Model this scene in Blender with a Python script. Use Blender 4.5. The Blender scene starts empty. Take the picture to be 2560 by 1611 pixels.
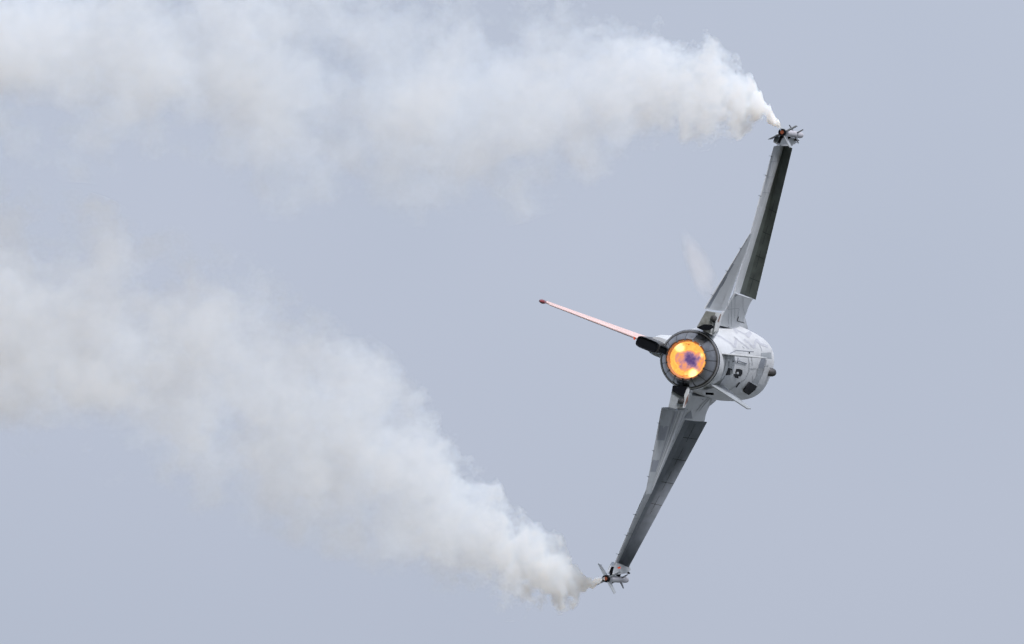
import bpy, bmesh, math, random
from mathutils import Vector, Matrix, noise as mnoise
from mathutils.bvhtree import BVHTree
random.seed(4)
sc = bpy.context.scene
COL = sc.collection

# ------------------------------------------------------------------ camera
PITCH = 35.0
cam_d = bpy.data.cameras.new("camera")
cam = bpy.data.objects.new("camera", cam_d)
COL.objects.link(cam)
cam.location = (0, 0, 1.7)
cam.rotation_euler = (math.radians(90 + PITCH), 0, 0)
FPX = 10980.0                      # focal length in pixels of the 2560 px wide photograph
cam_d.sensor_width = 36
cam_d.lens = 36 * FPX / 2560
cam_d.clip_start = 0.5
cam_d.clip_end = 20000
sc.camera = cam
CM = Matrix.Translation((0, 0, 1.7)) @ Matrix.Rotation(math.radians(90 + PITCH), 4, 'X')

# ------------------------------------------------------------------ sky, sun, exposure
SUN_C = Vector((0.42, 0.76, 0.50)).normalized()          # towards the sun, seen from the camera
SUN_W = (CM.to_3x3() @ SUN_C).normalized()
sun_el = math.asin(SUN_W.z)
sun_az = math.atan2(SUN_W.x, SUN_W.y)
w = bpy.data.worlds.new("World")
sc.world = w
w.use_nodes = True
nt = w.node_tree
nt.nodes.clear()
N = nt.nodes.new
L = nt.links.new
wo = N('ShaderNodeOutputWorld'); bg = N('ShaderNodeBackground')
sky = N('ShaderNodeTexSky'); sky.sky_type = 'NISHITA'; sky.sun_disc = False
sky.sun_elevation = sun_el; sky.sun_rotation = sun_az
bg.inputs['Strength'].default_value = 0.046
# an overcast deck: soft, low-contrast cloud over the sky texture
tc = N('ShaderNodeTexCoord')
cn = N('ShaderNodeTexNoise'); cn.inputs['Scale'].default_value = 5.0; cn.inputs['Detail'].default_value = 3; cn.inputs['Roughness'].default_value = .5
L(tc.outputs['Generated'], cn.inputs['Vector'])
cr = N('ShaderNodeValToRGB')
cr.color_ramp.elements[0].position = .35; cr.color_ramp.elements[0].color = (3.57, 3.95, 4.76, 1)
cr.color_ramp.elements[1].position = .65; cr.color_ramp.elements[1].color = (3.82, 4.16, 4.98, 1)
L(cn.outputs['Fac'], cr.inputs['Fac'])
# overcast luminance distribution: (1 + 1.6 sin(elevation)) with the value of the view direction kept at 1
sx_ = N('ShaderNodeSeparateXYZ'); L(tc.outputs['Generated'], sx_.inputs[0])
gr_ = N('ShaderNodeMath'); gr_.operation = 'MULTIPLY_ADD'; gr_.use_clamp = False
cl_ = N('ShaderNodeClamp'); L(sx_.outputs[2], cl_.inputs[0])
K_ = 1 / (1 + 1.6 * math.sin(math.radians(PITCH)))
L(cl_.outputs[0], gr_.inputs[0]); gr_.inputs[1].default_value = 1.6 * K_; gr_.inputs[2].default_value = K_
vm_ = N('ShaderNodeVectorMath'); vm_.operation = 'SCALE'; L(cr.outputs[0], vm_.inputs[0]); L(gr_.outputs[0], vm_.inputs['Scale'])
mx = N('ShaderNodeMix'); mx.data_type = 'RGBA'; mx.inputs[0].default_value = .94
L(sky.outputs[0], mx.inputs[6]); L(vm_.outputs[0], mx.inputs[7])
L(mx.outputs[2], bg.inputs['Color']); L(bg.outputs[0], wo.inputs['Surface'])

sd = bpy.data.lights.new("sun", 'SUN')
sun = bpy.data.objects.new("sun", sd); COL.objects.link(sun)
sd.energy = 1.5; sd.angle = math.radians(14); sd.color = (1.0, .965, .985)
sun.rotation_euler = SUN_W.to_track_quat('Z', 'Y').to_euler()
sun.location = (0, 0, 100)

sc.view_settings.view_transform = 'Standard'
try: sc.view_settings.look = 'None'
except Exception: pass
sc.view_settings.gamma = 1
sc.view_settings.exposure = 1.55
sc.view_settings.use_curve_mapping = False
cy = sc.cycles
cy.use_adaptive_sampling = True
cy.adaptive_threshold = 0.05
cy.adaptive_min_samples = 16
cy.use_denoising = True
cy.max_bounces = 12
cy.volume_bounces = 12
cy.transparent_max_bounces = 16
cy.volume_max_steps = 256
cy.volume_step_rate = 1.0

# ------------------------------------------------------------------ helpers
def put(o, parent=None):
    COL.objects.link(o)
    if parent is not None: o.parent = parent
    return o

def mesh(name, vs, fs, mat=None, parent=None, smooth=False):
    me = bpy.data.meshes.new(name)
    me.from_pydata([tuple(v) for v in vs], [], fs)
    me.validate()
    bm = bmesh.new(); bm.from_mesh(me)
    bmesh.ops.recalc_face_normals(bm, faces=bm.faces)
    bm.to_mesh(me); bm.free()
    if smooth:
        for p in me.polygons: p.use_smooth = True
    if mat: me.materials.append(mat)
    return put(bpy.data.objects.new(name, me), parent)

def sharp(o, deg=35):
    me = o.data
    for p in me.polygons: p.use_smooth = True
    bm = bmesh.new(); bm.from_mesh(me)
    for e in bm.edges:
        if len(e.link_faces) == 2 and e.calc_face_angle(0) > math.radians(deg): e.smooth = False
    bm.to_mesh(me); bm.free()
    return o

def thing(name, label, cat, group=None):
    o = bpy.data.objects.new(name, None); COL.objects.link(o)
    o.empty_display_size = .3
    o['label'] = label; o['category'] = cat
    if group: o['group'] = group
    return o

def cell(*pts): return [Vector(p) for p in pts]

# ------------------------------------------------------------------ materials
def princ(name, col, rough=.45, metal=0., var=.0, scale=3., bump=0., dirt=0., dirtcol=(.05, .05, .05), spec=.5, coat=0.):
    m = bpy.data.materials.new(name); m.use_nodes = True
    t = m.node_tree; n = t.nodes; b = n['Principled BSDF']
    b.inputs['Base Color'].default_value = (*col, 1)
    b.inputs['Roughness'].default_value = rough
    b.inputs['Metallic'].default_value = metal
    b.inputs['Specular IOR Level'].default_value = spec
    b.inputs['Coat Weight'].default_value = coat
    tc = n.new('ShaderNodeTexCoord')
    src = None
    if var or dirt:
        nz = n.new('ShaderNodeTexNoise'); nz.inputs['Scale'].default_value = scale; nz.inputs['Detail'].default_value = 5
        nz.inputs['Roughness'].default_value = .6
        t.links.new(tc.outputs['Object'], nz.inputs['Vector'])
        mr = n.new('ShaderNodeMapRange'); mr.inputs[1].default_value = .3; mr.inputs[2].default_value = .7
        mr.inputs[3].default_value = 1 - var; mr.inputs[4].default_value = 1 + var
        t.links.new(nz.outputs['Fac'], mr.inputs[0])
        mul = n.new('ShaderNodeMix'); mul.data_type = 'RGBA'; mul.blend_type = 'MULTIPLY'; mul.inputs[0].default_value = 1
        mul.inputs[6].default_value = (*col, 1); t.links.new(mr.outputs[0], mul.inputs[7])
        src = mul.outputs[2]
        if dirt:
            # streaks of soot and grime running along the airflow (local y)
            mp = n.new('ShaderNodeMapping'); mp.inputs['Scale'].default_value = (7, .7, 7)
            t.links.new(tc.outputs['Object'], mp.inputs['Vector'])
            n2 = n.new('ShaderNodeTexNoise'); n2.inputs['Scale'].default_value = 1.0; n2.inputs['Detail'].default_value = 6
            t.links.new(mp.outputs[0], n2.inputs['Vector'])
            m2 = n.new('ShaderNodeMapRange'); m2.inputs[1].default_value = .5; m2.inputs[2].default_value = .75
            m2.inputs[3].default_value = 0; m2.inputs[4].default_value = dirt
            t.links.new(n2.outputs['Fac'], m2.inputs[0])
            mm = n.new('ShaderNodeMix'); mm.data_type = 'RGBA'
            t.links.new(m2.outputs[0], mm.inputs[0]); t.links.new(src, mm.inputs[6]); mm.inputs[7].default_value = (*dirtcol, 1)
            src = mm.outputs[2]
        t.links.new(src, b.inputs['Base Color'])
        r2 = n.new('ShaderNodeMapRange'); r2.inputs[3].default_value = max(0, rough - .1); r2.inputs[4].default_value = min(1, rough + .12)
        t.links.new(nz.outputs['Fac'], r2.inputs[0]); t.links.new(r2.outputs[0], b.inputs['Roughness'])
    if bump:
        n3 = n.new('ShaderNodeTexNoise'); n3.inputs['Scale'].default_value = scale * 6; n3.inputs['Detail'].default_value = 3
        t.links.new(tc.outputs['Object'], n3.inputs['Vector'])
        bp = n.new('ShaderNodeBump'); bp.inputs['Strength'].default_value = bump; bp.inputs['Distance'].default_value = .02
        t.links.new(n3.outputs['Fac'], bp.inputs['Height']); t.links.new(bp.outputs[0], b.inputs['Normal'])
    return m

M = {}
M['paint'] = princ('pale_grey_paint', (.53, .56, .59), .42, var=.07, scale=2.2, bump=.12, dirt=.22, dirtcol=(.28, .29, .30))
M['belly'] = princ('pale_belly_paint', (.55, .575, .60), .40, var=.10, scale=2.4, bump=.15, dirt=.30, dirtcol=(.35, .36, .37))
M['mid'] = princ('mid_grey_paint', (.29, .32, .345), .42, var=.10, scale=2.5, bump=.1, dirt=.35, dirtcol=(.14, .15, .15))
M['patch'] = princ('patch_grey_paint', (.16, .18, .215), .45, var=.06, scale=5)
M['stripe'] = princ('zigzag_grey_paint', (.44, .46, .51), .45, var=.06, scale=5)
M['seam'] = princ('seam_shadow_grey', (.20, .22, .26), .6, var=.1, scale=6)
M['softseam'] = princ('soft_seam_grey', (.36, .39, .43), .6, var=.1, scale=6)
M['green'] = princ('dark_green_grey', (.10, .118, .11), .62, var=.2, scale=3, dirt=.3, dirtcol=(.05, .06, .06), spec=.25)  # starboard leading-edge flap and hinge cover, darker than the wing panels
M['blue'] = princ('slate_blue', (.185, .21, .245), .62, var=.12, scale=3, dirt=.4, dirtcol=(.11, .13, .15), spec=.25)  # port leading-edge flap and hinge cover, bluer and less dark
M['black'] = princ('black_void', (.006, .007, .010), .7, var=.2, scale=8, spec=.08)
M['darkmetal'] = princ('burnt_steel', (.10, .10, .105), .42, metal=.6, var=.25, scale=6, bump=.2)
M['steel'] = princ('bare_steel', (.50, .51, .54), .30, metal=.85, var=.12, scale=8)
M['petal'] = princ('heat_stained_titanium', (.24, .245, .26), .32, metal=.9, var=.35, scale=4, bump=.25, dirt=.5, dirtcol=(.10, .09, .08))
M['petalin'] = princ('glazed_ceramic_liner', (.34, .22, .15), .6, var=.3, scale=9)
M['sooty'] = princ('sooty_grey_paint', (.22, .23, .22), .5, var=.3, scale=4, dirt=.6, dirtcol=(.05, .05, .04))
M['rust'] = princ('rust_brown_streak', (.20, .12, .10), .6, var=.2, scale=20)
M['pink'] = princ('pale_rose_paint', (.62, .46, .44), .5, var=.10, scale=3)
M['red'] = princ('dark_red_lens', (.20, .030, .035), .35, var=.2, scale=12)
M['orange'] = princ('orange_marker', (.75, .10, .04), .4)
M['smokepod'] = princ('white_tube_paint', (.42, .42, .46), .4, var=.06, scale=9, dirt=.25, dirtcol=(.36, .36, .42))
M['jointdark'] = princ('joint_sealant_dark', (.02, .024, .026), .7, var=.2, scale=9, spec=.2)
M['jointpale'] = princ('joint_wear_pale', (.10, .12, .115), .6, var=.3, scale=9, spec=.2)
M['hotliner'] = princ('glowing_liner', (.20, .10, .06), .6, var=.3, scale=9)
_b = M['hotliner'].node_tree.nodes['Principled BSDF']; _b.inputs['Emission Color'].default_value = (1, .30, .08, 1); _b.inputs['Emission Strength'].default_value = .10
M['glass'] = princ('tinted_canopy', (.05, .06, .05), .08, spec=.8)

def grass_mat():
    m = princ('airfield_grass', (.10, .10, .075), .9, var=.35, scale=.02)
    return m

# ------------------------------------------------------------------ the ground, far below the frame
gv = []; gf = []
R_ = [0, 60, 200, 700, 2500, 9000]; S_ = 48
gv.append((0, 0, 0))
for r in R_[1:]:
    for k in range(S_):
        a = 2 * math.pi * k / S_
        gv.append((r * math.cos(a), r * math.sin(a), 0 if r < 150 else mnoise.noise(Vector((math.cos(a) * r * .004, math.sin(a) * r * .004, 3))) * min(6, r * .004)))
for k in range(S_): gf.append((0, 1 + k, 1 + (k + 1) % S_))
for q in range(len(R_) - 2):
    for k in range(S_):
        a = 1 + q * S_ + k; b = 1 + q * S_ + (k + 1) % S_
        gf.append((a, a + S_, b + S_, b))
g = mesh('ground', gv, gf, grass_mat()); g['kind'] = 'structure'; g['label'] = 'airfield grass below the display line'

# ------------------------------------------------------------------ the jet's own frame: x starboard, y forward, z up
D0 = 90.0
F = Vector((.160, -.018, -.987)).normalized()
U = Vector((-.933, .36, 0)); U = (U - F * U.dot(F)).normalized()
Rr = F.cross(U).normalized()
O = Vector(((1715 - 1280) / FPX * D0, (805.5 - 899) / FPX * D0, -D0))
A = Matrix(((Rr.x, F.x, U.x, O.x), (Rr.y, F.y, U.y, O.y), (Rr.z, F.z, U.z, O.z), (0, 0, 0, 1)))
AW = CM @ A
Ai = A.inverted()

def proj(p):
    c = A @ Vector(p)
    return (1280 + c.x / -c.z * FPX, 805.5 - c.y / -c.z * FPX)

def at(px, py, f):
    """point of the jet's station f (metres ahead of the nozzle lip) seen at a photo pixel"""
    o = Ai @ Vector((0, 0, 0))
    d = (Ai.to_3x3() @ Vector(((px - 1280) / FPX, (805.5 - py) / FPX, -1)))
    k = (f - o.y) / d.y
    return o + d * k

def ray(px, py):
    o = Ai @ Vector((0, 0, 0))
    d = (Ai.to_3x3() @ Vector(((px - 1280) / FPX, (805.5 - py) / FPX, -1))).normalized()
    return o, d

def at_cam(px, py, depth):
    return Vector(((px - 1280) / FPX * depth, (805.5 - py) / FPX * depth, -depth))

jet = thing('fighter_jet', 'pale grey single-engine fighter jet banked steeply with glowing afterburner, seen from behind', 'fighter jet')
jet.matrix_world = AW

# ---- fuselage loft: (f, half width, top, bottom, exponent, centre u)
SEC = [(.62, .600, .600, -.600, 2.0), (1.0, .615, .61, -.61, 2.0), (1.6, .64, .64, -.625, 2.0), (2.6, .68, .68, -.64, 2.1),
       (3.8, .73, .72, -.66, 2.2), (5.2, .79, .78, -.69, 2.35), (6.8, .84, .82, -.72, 2.5), (8.2, .84, .88, -.76, 2.6),
       (9.3, .80, .92, -.79, 2.6), (9.75, .78, .92, -.79, 2.6)]
NS = 56
def ring(sec):
    f, hw, t, b, e = sec; uc = (t + b) / 2; h = (t - b) / 2
    out = []
    for k in range(NS):
        a = 2 * math.pi * k / NS; c, s = math.cos(a), math.sin(a)
        out.append(Vector((hw * math.copysign(abs(c) ** (2 / e), c), f, uc + h * math.copysign(abs(s) ** (2 / e), s))))
    return out
def lerp_sec(n):
    out = []
    for a, b in zip(SEC[:-1], SEC[1:]):
        for i in range(n):
            t = i / n; out.append(tuple(x + (y - x) * t for x, y in zip(a, b)))
    out.append(SEC[-1]); return out
def loft(rings, cap0=False, cap1=False):
    vs = []; fs = []
    n = len(rings[0])
    for r in rings: vs += r
    for q in range(len(rings) - 1):
        for k in range(n):
            a = q * n + k; b = q * n + (k + 1) % n
            fs.append((a, b, b + n, a + n))
    if cap0: fs.append(tuple(range(n)))
    if cap1: fs.append(tuple(range((len(rings) - 1) * n, len(rings) * n)))
    return vs, fs
rs = [ring(s) for s in lerp_sec(4)]
# inlet lip turned inwards and a duct running back into the dark
lip = [Vector((v.x * .94, 9.74, v.z * .94)) for v in rs[-1]]
duct = [Vector((v.x * .55, 8.6, v.z * .55)) for v in rs[-1]]
vs, fs = loft(rs + [lip, duct], cap0=True, cap1=True)
fus = sharp(mesh('fuselage', vs, fs, M['belly'], jet), 40)
bvh = BVHTree.FromPolygons([tuple(v) for v in vs], fs)
# forebody ahead of and above the inlet, with radome
FB = [(7.8, .62, .97, .10, 2.1), (9.0, .60, .97, -.05, 2.1), (10.5, .56, .62, -.22, 2.1), (11.8, .50, .50, -.28, 2.1), (12.8, .40, .36, -.30, 2.0), (13.6, .27, .20, -.24, 2.0), (14.2, .14, .06, -.16, 2.0), (14.6, .02, -.03, -.07, 2.0)]
vs, fs = loft([ring(s) for s in FB], True, True)
sharp(mesh('forebody', vs, fs, M['mid'], jet), 40)
CB = [(8.3, .10, .98, .80, 2.0), (8.8, .34, 1.18, .60, 2.0), (9.6, .42, 1.38, .50, 2.0), (10.6, .42, 1.30, .45, 2.0), (11.5, .30, .90, .42, 2.0), (12.1, .08, .55, .42, 2.0)]
vs, fs = loft([ring(s) for s in CB], True, True)
sharp(mesh('canopy', vs, fs, M['glass'], jet), 60)
pv, pf = loft([[Vector((.018 * math.cos(a * .785), f, -.05 + .018 * math.sin(a * .785))) for a in range(8)] for f in (14.55, 15.2)], True, True)
mesh('pitot_probe', pv, pf, M['steel'], jet)

# ---- engine nozzle
def revolve(name, prof, mat, parent, n=64, a0=0, a1=2 * math.pi, deg=30, close=False):
    vs = []; fs = []
    full = abs(a1 - a0 - 2 * math.pi) < 1e-6
    m = n if full else n + 1
    for (f, r) in prof:
        for k in range(m):
            a = a0 + (a1 - a0) * k / n
            vs.append(Vector((r * math.cos(a), f, r * math.sin(a))))
    P = len(prof)
    for q in range(P if close else P - 1):
        q2 = (q + 1) % P
        for k in range(n):
            k2 = (k + 1) % m
            fs.append((q * m + k, q * m + k2, q2 * m + k2, q2 * m + k))
    if close and not full:
        fs.append(tuple(q * m for q in range(P))); fs.append(tuple(q * m + m - 1 for q in range(P)))
    return sharp(mesh(name, vs, fs, mat, parent), deg)

noz = bpy.data.objects.new('engine_nozzle', None); put(noz, jet); noz.empty_display_size = .2
revolve('seal_ring', [(.70, .585), (.70, .622), (.665, .622), (.655, .615), (.655, .585)], M['black'], noz, close=True)
revolve('rim_ring', [(.655, .560), (.655, .610), (.62, .610), (.608, .604), (.608, .560)], M['steel'], noz, close=True)
revolve('inner_ring', [(.607, .53), (.607, .585), (.575, .583), (.565, .575), (.57, .53)], M['darkmetal'], noz, close=True)
revolve('liner', [(.03, .400), (.02, .395), (.20, .372), (.48, .365), (.9, .46), (1.3, .50)], M['hotliner'], noz)
NP = 15
for k in range(NP):
    a0 = 2 * math.pi * (k + .05) / NP; a1 = 2 * math.pi * (k + .95) / NP
    j = random.uniform(-.004, .004)
    # an outer flap: bowed plate, thickness 14 mm
    revolve('nozzle_petal', [(.60, .572 + j), (.40, .545 + j), (.20, .495 + j), (.02, .438 + j), (.0, .425 + j), (.015, .412 + j), (.20, .475 + j), (.60, .555 + j)],
            M['petal'], noz, n=5, a0=a0, a1=a1, deg=40, close=True)
    am = 2 * math.pi * k / NP
    # dark seal strip below the gap between two flaps, with its toothed end
    revolve('petal_seal', [(.60, .563), (.40, .532), (.20, .482), (.0, .414), (-.012, .392), (.02, .386), (.20, .466), (.60, .545)],
            M['darkmetal'], noz, n=2, a0=am - .045, a1=am + .045, deg=40, close=True)

# flame: a deep glowing dish of burning gas inside the liner
def flame_mat():
    m = bpy.data.materials.new('afterburner_fire'); m.use_nodes = True
    t = m.node_tree; n = t.nodes; n.clear()
    out = n.new('ShaderNodeOutputMaterial'); em = n.new('ShaderNodeEmission')
    tc = n.new('ShaderNodeTexCoord'); sep = n.new('ShaderNodeSeparateXYZ')
    nz = n.new('ShaderNodeTexNoise'); nz.inputs['Scale'].default_value = 4.2; nz.inputs['Detail'].default_value = 3.5; nz.inputs['Roughness'].default_value = .6
    t.links.new(tc.outputs['Object'], nz.inputs['Vector'])
    # warp the position, then radius from the axis
    wv = n.new('ShaderNodeVectorMath'); wv.operation = 'MULTIPLY_ADD'
    t.links.new(nz.outputs['Color'], wv.inputs[0]); wv.inputs[1].default_value = (.62, .0, .62)
    t.links.new(tc.outputs['Object'], wv.inputs[2])
    sub = n.new('ShaderNodeVectorMath'); sub.operation = 'SUBTRACT'; sub.inputs[1].default_value = (.31 - .02, 0, .31 - .03)
    t.links.new(wv.outputs[0], sub.inputs[0])
    fl = n.new('ShaderNodeVectorMath'); fl.operation = 'MULTIPLY'; fl.inputs[1].default_value = (1, 0, .78)
    t.links.new(sub.outputs[0], fl.inputs[0])
    ln = n.new('ShaderNodeVectorMath'); ln.operation = 'LENGTH'; t.links.new(fl.outputs[0], ln.inputs[0])
    rp = n.new('ShaderNodeValToRGB'); mr = n.new('ShaderNodeMapRange'); mr.inputs[2].default_value = .40
    t.links.new(ln.outputs['Value'], mr.inputs[0]); t.links.new(mr.outputs[0], rp.inputs['Fac'])
    R = rp.color_ramp; R.elements[0].position = 0; R.elements[0].color = (.085, .045, .16, 1)
    R.elements[1].position = 1; R.elements[1].color = (.35, .07, .03, 1)
    for pos, c in ((.17, (.12, .075, .20, 1)), (.30, (.30, .16, .27, 1)), (.42, (.62, .26, .22, 1)), (.53, (.85, .33, .10, 1)), (.62, (.98, .54, .12, 1)), (.74, (.95, .42, .08, 1)), (.84, (.98, .50, .11, 1)), (.93, (.75, .22, .05, 1))):
        e = R.elements.new(pos); e.color = c
    col = rp.outputs[0]
    # white-hot spots where single burner jets show
    col = rp.outputs[0]
    for (x, z, s, k) in ((.17, .26, .070, 1.6), (-.235, -.195, .075, 1.5), (.18, -.22, .040, .5), (-.30, -.06, .03, .25)):
        dv = n.new('ShaderNodeVectorMath'); dv.operation = 'DISTANCE'; 
        pv = n.new('ShaderNodeVectorMath'); pv.operation = 'MULTIPLY'; pv.inputs[1].default_value = (1, 0, 1)
        t.links.new(tc.outputs['Object'], pv.inputs[0]); t.links.new(pv.outputs[0], dv.inputs[0]); dv.inputs[1].default_value = (x, 0, z)
        mm = n.new('ShaderNodeMapRange'); mm.interpolation_type = 'SMOOTHSTEP'; mm.inputs[1].default_value = s * 1.9; mm.inputs[2].default_value = s * .1; mm.inputs[3].default_value = 0; mm.inputs[4].default_value = k
        t.links.new(dv.outputs['Value'], mm.inputs[0])
        ad = n.new('ShaderNodeMix'); ad.data_type = 'RGBA'; ad.blend_type = 'ADD'; ad.clamp_result = False
        t.links.new(mm.outputs[0], ad.inputs[0]); t.links.new(col, ad.inputs[6]); ad.inputs[7].default_value = (1, .72, .35, 1)
        col = ad.outputs[2]
    t.links.new(col, em.inputs['Color']); em.inputs['Strength'].default_value = .42
    t.links.new(em.outputs[0], out.inputs['Surface'])
    return m
fv = [Vector((0, .56, 0))]; ff = []
RN = 10; SN = 48
for q in range(1, RN + 1):
    r = .372 * q / RN
    for k in range(SN):
        a = 2 * math.pi * k / SN
        fv.append(Vector((r * math.cos(a), .56 - .26 * (q / RN) ** 3 + .03 * mnoise.noise(Vector((r * 4 * math.cos(a), r * 4 * math.sin(a), 1))), r * math.sin(a))))
for k in range(SN): ff.append((0, 1 + k, 1 + (k + 1) % SN))
for q in range(RN - 1):
    for k in range(SN):
        a = 1 + q * SN + k; b = 1 + q * SN + (k + 1) % SN
        ff.append((a, b, b + SN, a + SN))
mesh('afterburner_flame', fv, ff, flame_mat(), noz, smooth=True)

# ---- generic lifting surface between two chord lines
def surface(name, rLE, rTE, tLE, tTE, tr, tt, mat, parent, ns=8, nc=10, prof=None, bend=0., add=None):
    """rLE.. corner points; tr/tt root and tip thickness (along local z)"""
    prof = prof or (lambda c: 4 * c * (1 - c) * .5 + .12)
    vs = []; fs = []
    for i in range(ns + 1):
        s = i / ns
        le = rLE.lerp(tLE, s); te = rTE.lerp(tTE, s); th = tr + (tt - tr) * s
        for side in (1, -1):
            for j in range(nc + 1):
                c = j / nc
                p = le.lerp(te, c)
                vs.append(p + Vector((0, 0, side * th * prof(c) + bend * s * (1 - s) * 4)))
    row = 2 * (nc + 1)
    for i in range(ns):
        for sd_ in (0, 1):
            o1 = i * row + sd_ * (nc + 1)
            for j in range(nc): fs.append((o1 + j, o1 + j + 1, o1 + row + j + 1, o1 + row + j))
        a = i * row; b = a + nc + 1
        fs.append((a, b, b + row, a + row)); fs.append((a + nc, b + nc, b + nc + row, a + nc + row))
    for i in (0, ns):
        a = i * row; b = a + nc + 1
        for j in range(nc): fs.append((a + j, a + j + 1, b + j + 1, b + j))
    return sharp(mesh(name, vs, fs, mat, parent), 25)

def wick(p, d, parent, ln=.10, r=.0045):
    d = d.normalized(); q = d.to_track_quat('Y', 'Z').to_matrix()
    ringv = lambda y, rr: [p + q @ Vector((rr * math.cos(a * 1.0472), y, rr * math.sin(a * 1.0472))) for a in range(6)]
    vs, fs = loft([ringv(-.02, r * 1.6), ringv(.02, r * 1.2), ringv(ln, r * .6)], True, True)
    return mesh('static_wick', vs, fs, M['black'], parent)

WING = {
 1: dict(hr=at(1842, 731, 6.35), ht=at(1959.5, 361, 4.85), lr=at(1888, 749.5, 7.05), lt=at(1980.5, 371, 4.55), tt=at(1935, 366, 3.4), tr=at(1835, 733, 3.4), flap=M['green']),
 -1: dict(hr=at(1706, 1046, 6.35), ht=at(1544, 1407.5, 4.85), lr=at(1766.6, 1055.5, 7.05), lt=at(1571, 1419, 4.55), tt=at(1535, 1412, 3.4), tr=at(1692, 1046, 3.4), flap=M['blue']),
}
flat = lambda c: .5
for sgn, W in WING.items():
    wing = bpy.data.objects.new('wing', None); put(wing, jet); wing.empty_display_size = .2
    hr, ht, lr, lt, tt, tr = (W[k] for k in ('hr', 'ht', 'lr', 'lt', 'tt', 'tr'))
    cut = .58
    tm = tr.lerp(tt, cut); hm = hr.lerp(ht, cut)
    # inner box stops at the flaperon hinge, outer box runs to the trailing edge
    f1 = tr.lerp(hr, .27); f2 = tm.lerp(hm, .27)
    prof = lambda c: .5 - .28 * c
    inner = surface('inner_wing_panel', hr, f1, hm, f2, .16, .11, M['paint'], wing, prof=prof)
    outer = surface('outer_wing_panel', hm, tm, ht, tt, .10, .05, M['paint'], wing, prof=lambda c: .5 - .42 * c)
    surface('flaperon', f1 - Vector((0, .02, 0)), tr, f2 - Vector((0, .02, 0)), tm, .08, .05, M['paint'], wing, prof=lambda c: .45 - .38 * c)
    # drooped leading-edge flap with its rounded hinge cover
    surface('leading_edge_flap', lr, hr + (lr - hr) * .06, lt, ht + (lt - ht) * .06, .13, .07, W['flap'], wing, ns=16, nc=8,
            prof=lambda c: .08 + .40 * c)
    # hinge cover strip, following the lower skin
    k1, k2 = hr + Vector((0, -.25, -.075)), ht + Vector((0, -.10, -.035))
    e1, e2 = hr + (lr - hr) * .20 + Vector((0, 0, -.085)), ht + (lt - ht) * .16 + Vector((0, 0, -.045))
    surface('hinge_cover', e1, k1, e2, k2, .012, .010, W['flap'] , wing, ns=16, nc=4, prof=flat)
    # skin joints on the lower faces of flap and outer panel
    def joint(s0, s1, c0, c1, A0, A1, B0, B1, tr_, tt_, pf, mat, par, wd=.012, nm='skin_joint'):
        q = []
        K = 6
        for i in range(K + 1):
            s = s0 + (s1 - s0) * i / K; c = c0 + (c1 - c0) * i / K
            th = tr_ + (tt_ - tr_) * s
            p = A0.lerp(B0, s).lerp(A1.lerp(B1, s), c) + Vector((0, 0, -th * pf(c) - .009))
            t_ = (B0 - A0).normalized() if s0 == s1 else (A1 - A0).normalized()
            q += [p - t_ * wd / 2, p + t_ * wd / 2]
        mesh(nm, q, [(2 * i, 2 * i + 1, 2 * i + 3, 2 * i + 2) for i in range(K)], mat, par)
    lef = [o for o in wing.children if o.name.startswith('leading_edge_flap')][0]
    e_r, e_t = hr + (lr - hr) * .06, ht + (lt - ht) * .06
    pfl = lambda c: .08 + .40 * c
    for s in (.12, .27, .43, .58, .74, .89):
        joint(s, s, .04, .92, lr, e_r, lt, e_t, .13, .07, pfl, M['jointdark'], lef)
    for k in range(6):
        joint(k / 6 + .02, (k + 1) / 6 - .02, .52, .52, lr, e_r, lt, e_t, .13, .07, pfl, M['jointdark'], lef, .010)
    po = lambda c: .5 - .42 * c
    for s in (.25, .5, .75):
        joint(s, s, .05, .95, hm, tm, ht, tt, .10, .05, po, M['softseam'], outer)
    joint(.03, .97, .62, .62, hm, tm, ht, tt, .10, .05, po, M['seam'], outer, .02)
    joint(.03, .97, .35, .35, hm, tm, ht, tt, .10, .05, po, M['softseam'], outer, .02)
    # inboard root panel to the body
    rr = .80 * sgn
    surface('root_panel', Vector((rr, 7.6, .10)), Vector((rr, 3.6, .10)), lr + Vector((0, -.15, .06)), tr + Vector((0, .1, 0)), .24, .13, M['paint'], wing, ns=5)
    # forward strake
    st = [Vector((rr, 7.4, .12)), lr + Vector((0, -.1, .06)), Vector((1.12 * sgn, 8.0, .12)), Vector((1.0 * sgn, 9.0, .13)), Vector((.80 * sgn, 10.3, .15)), Vector((.62 * sgn, 11.6, .18)), Vector((.48 * sgn, 12.4, .20)), Vector((.4 * sgn, 9.5, .16))]
    sv = [p + Vector((0, 0, .02)) for p in st] + [p - Vector((0, 0, .02)) for p in st]
    n_ = len(st); sf = [tuple(range(n_)), tuple(range(2 * n_ - 1, n_ - 1, -1))] + [(k, (k + 1) % n_, n_ + (k + 1) % n_, n_ + k) for k in range(n_)]
    mesh('strake', sv, sf, M['paint'], wing)
    for s in (.66, .80, .93):
        p = tr.lerp(tt, s)
        wick(p, Vector((0, -1, .9)), wing, .07)

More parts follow.
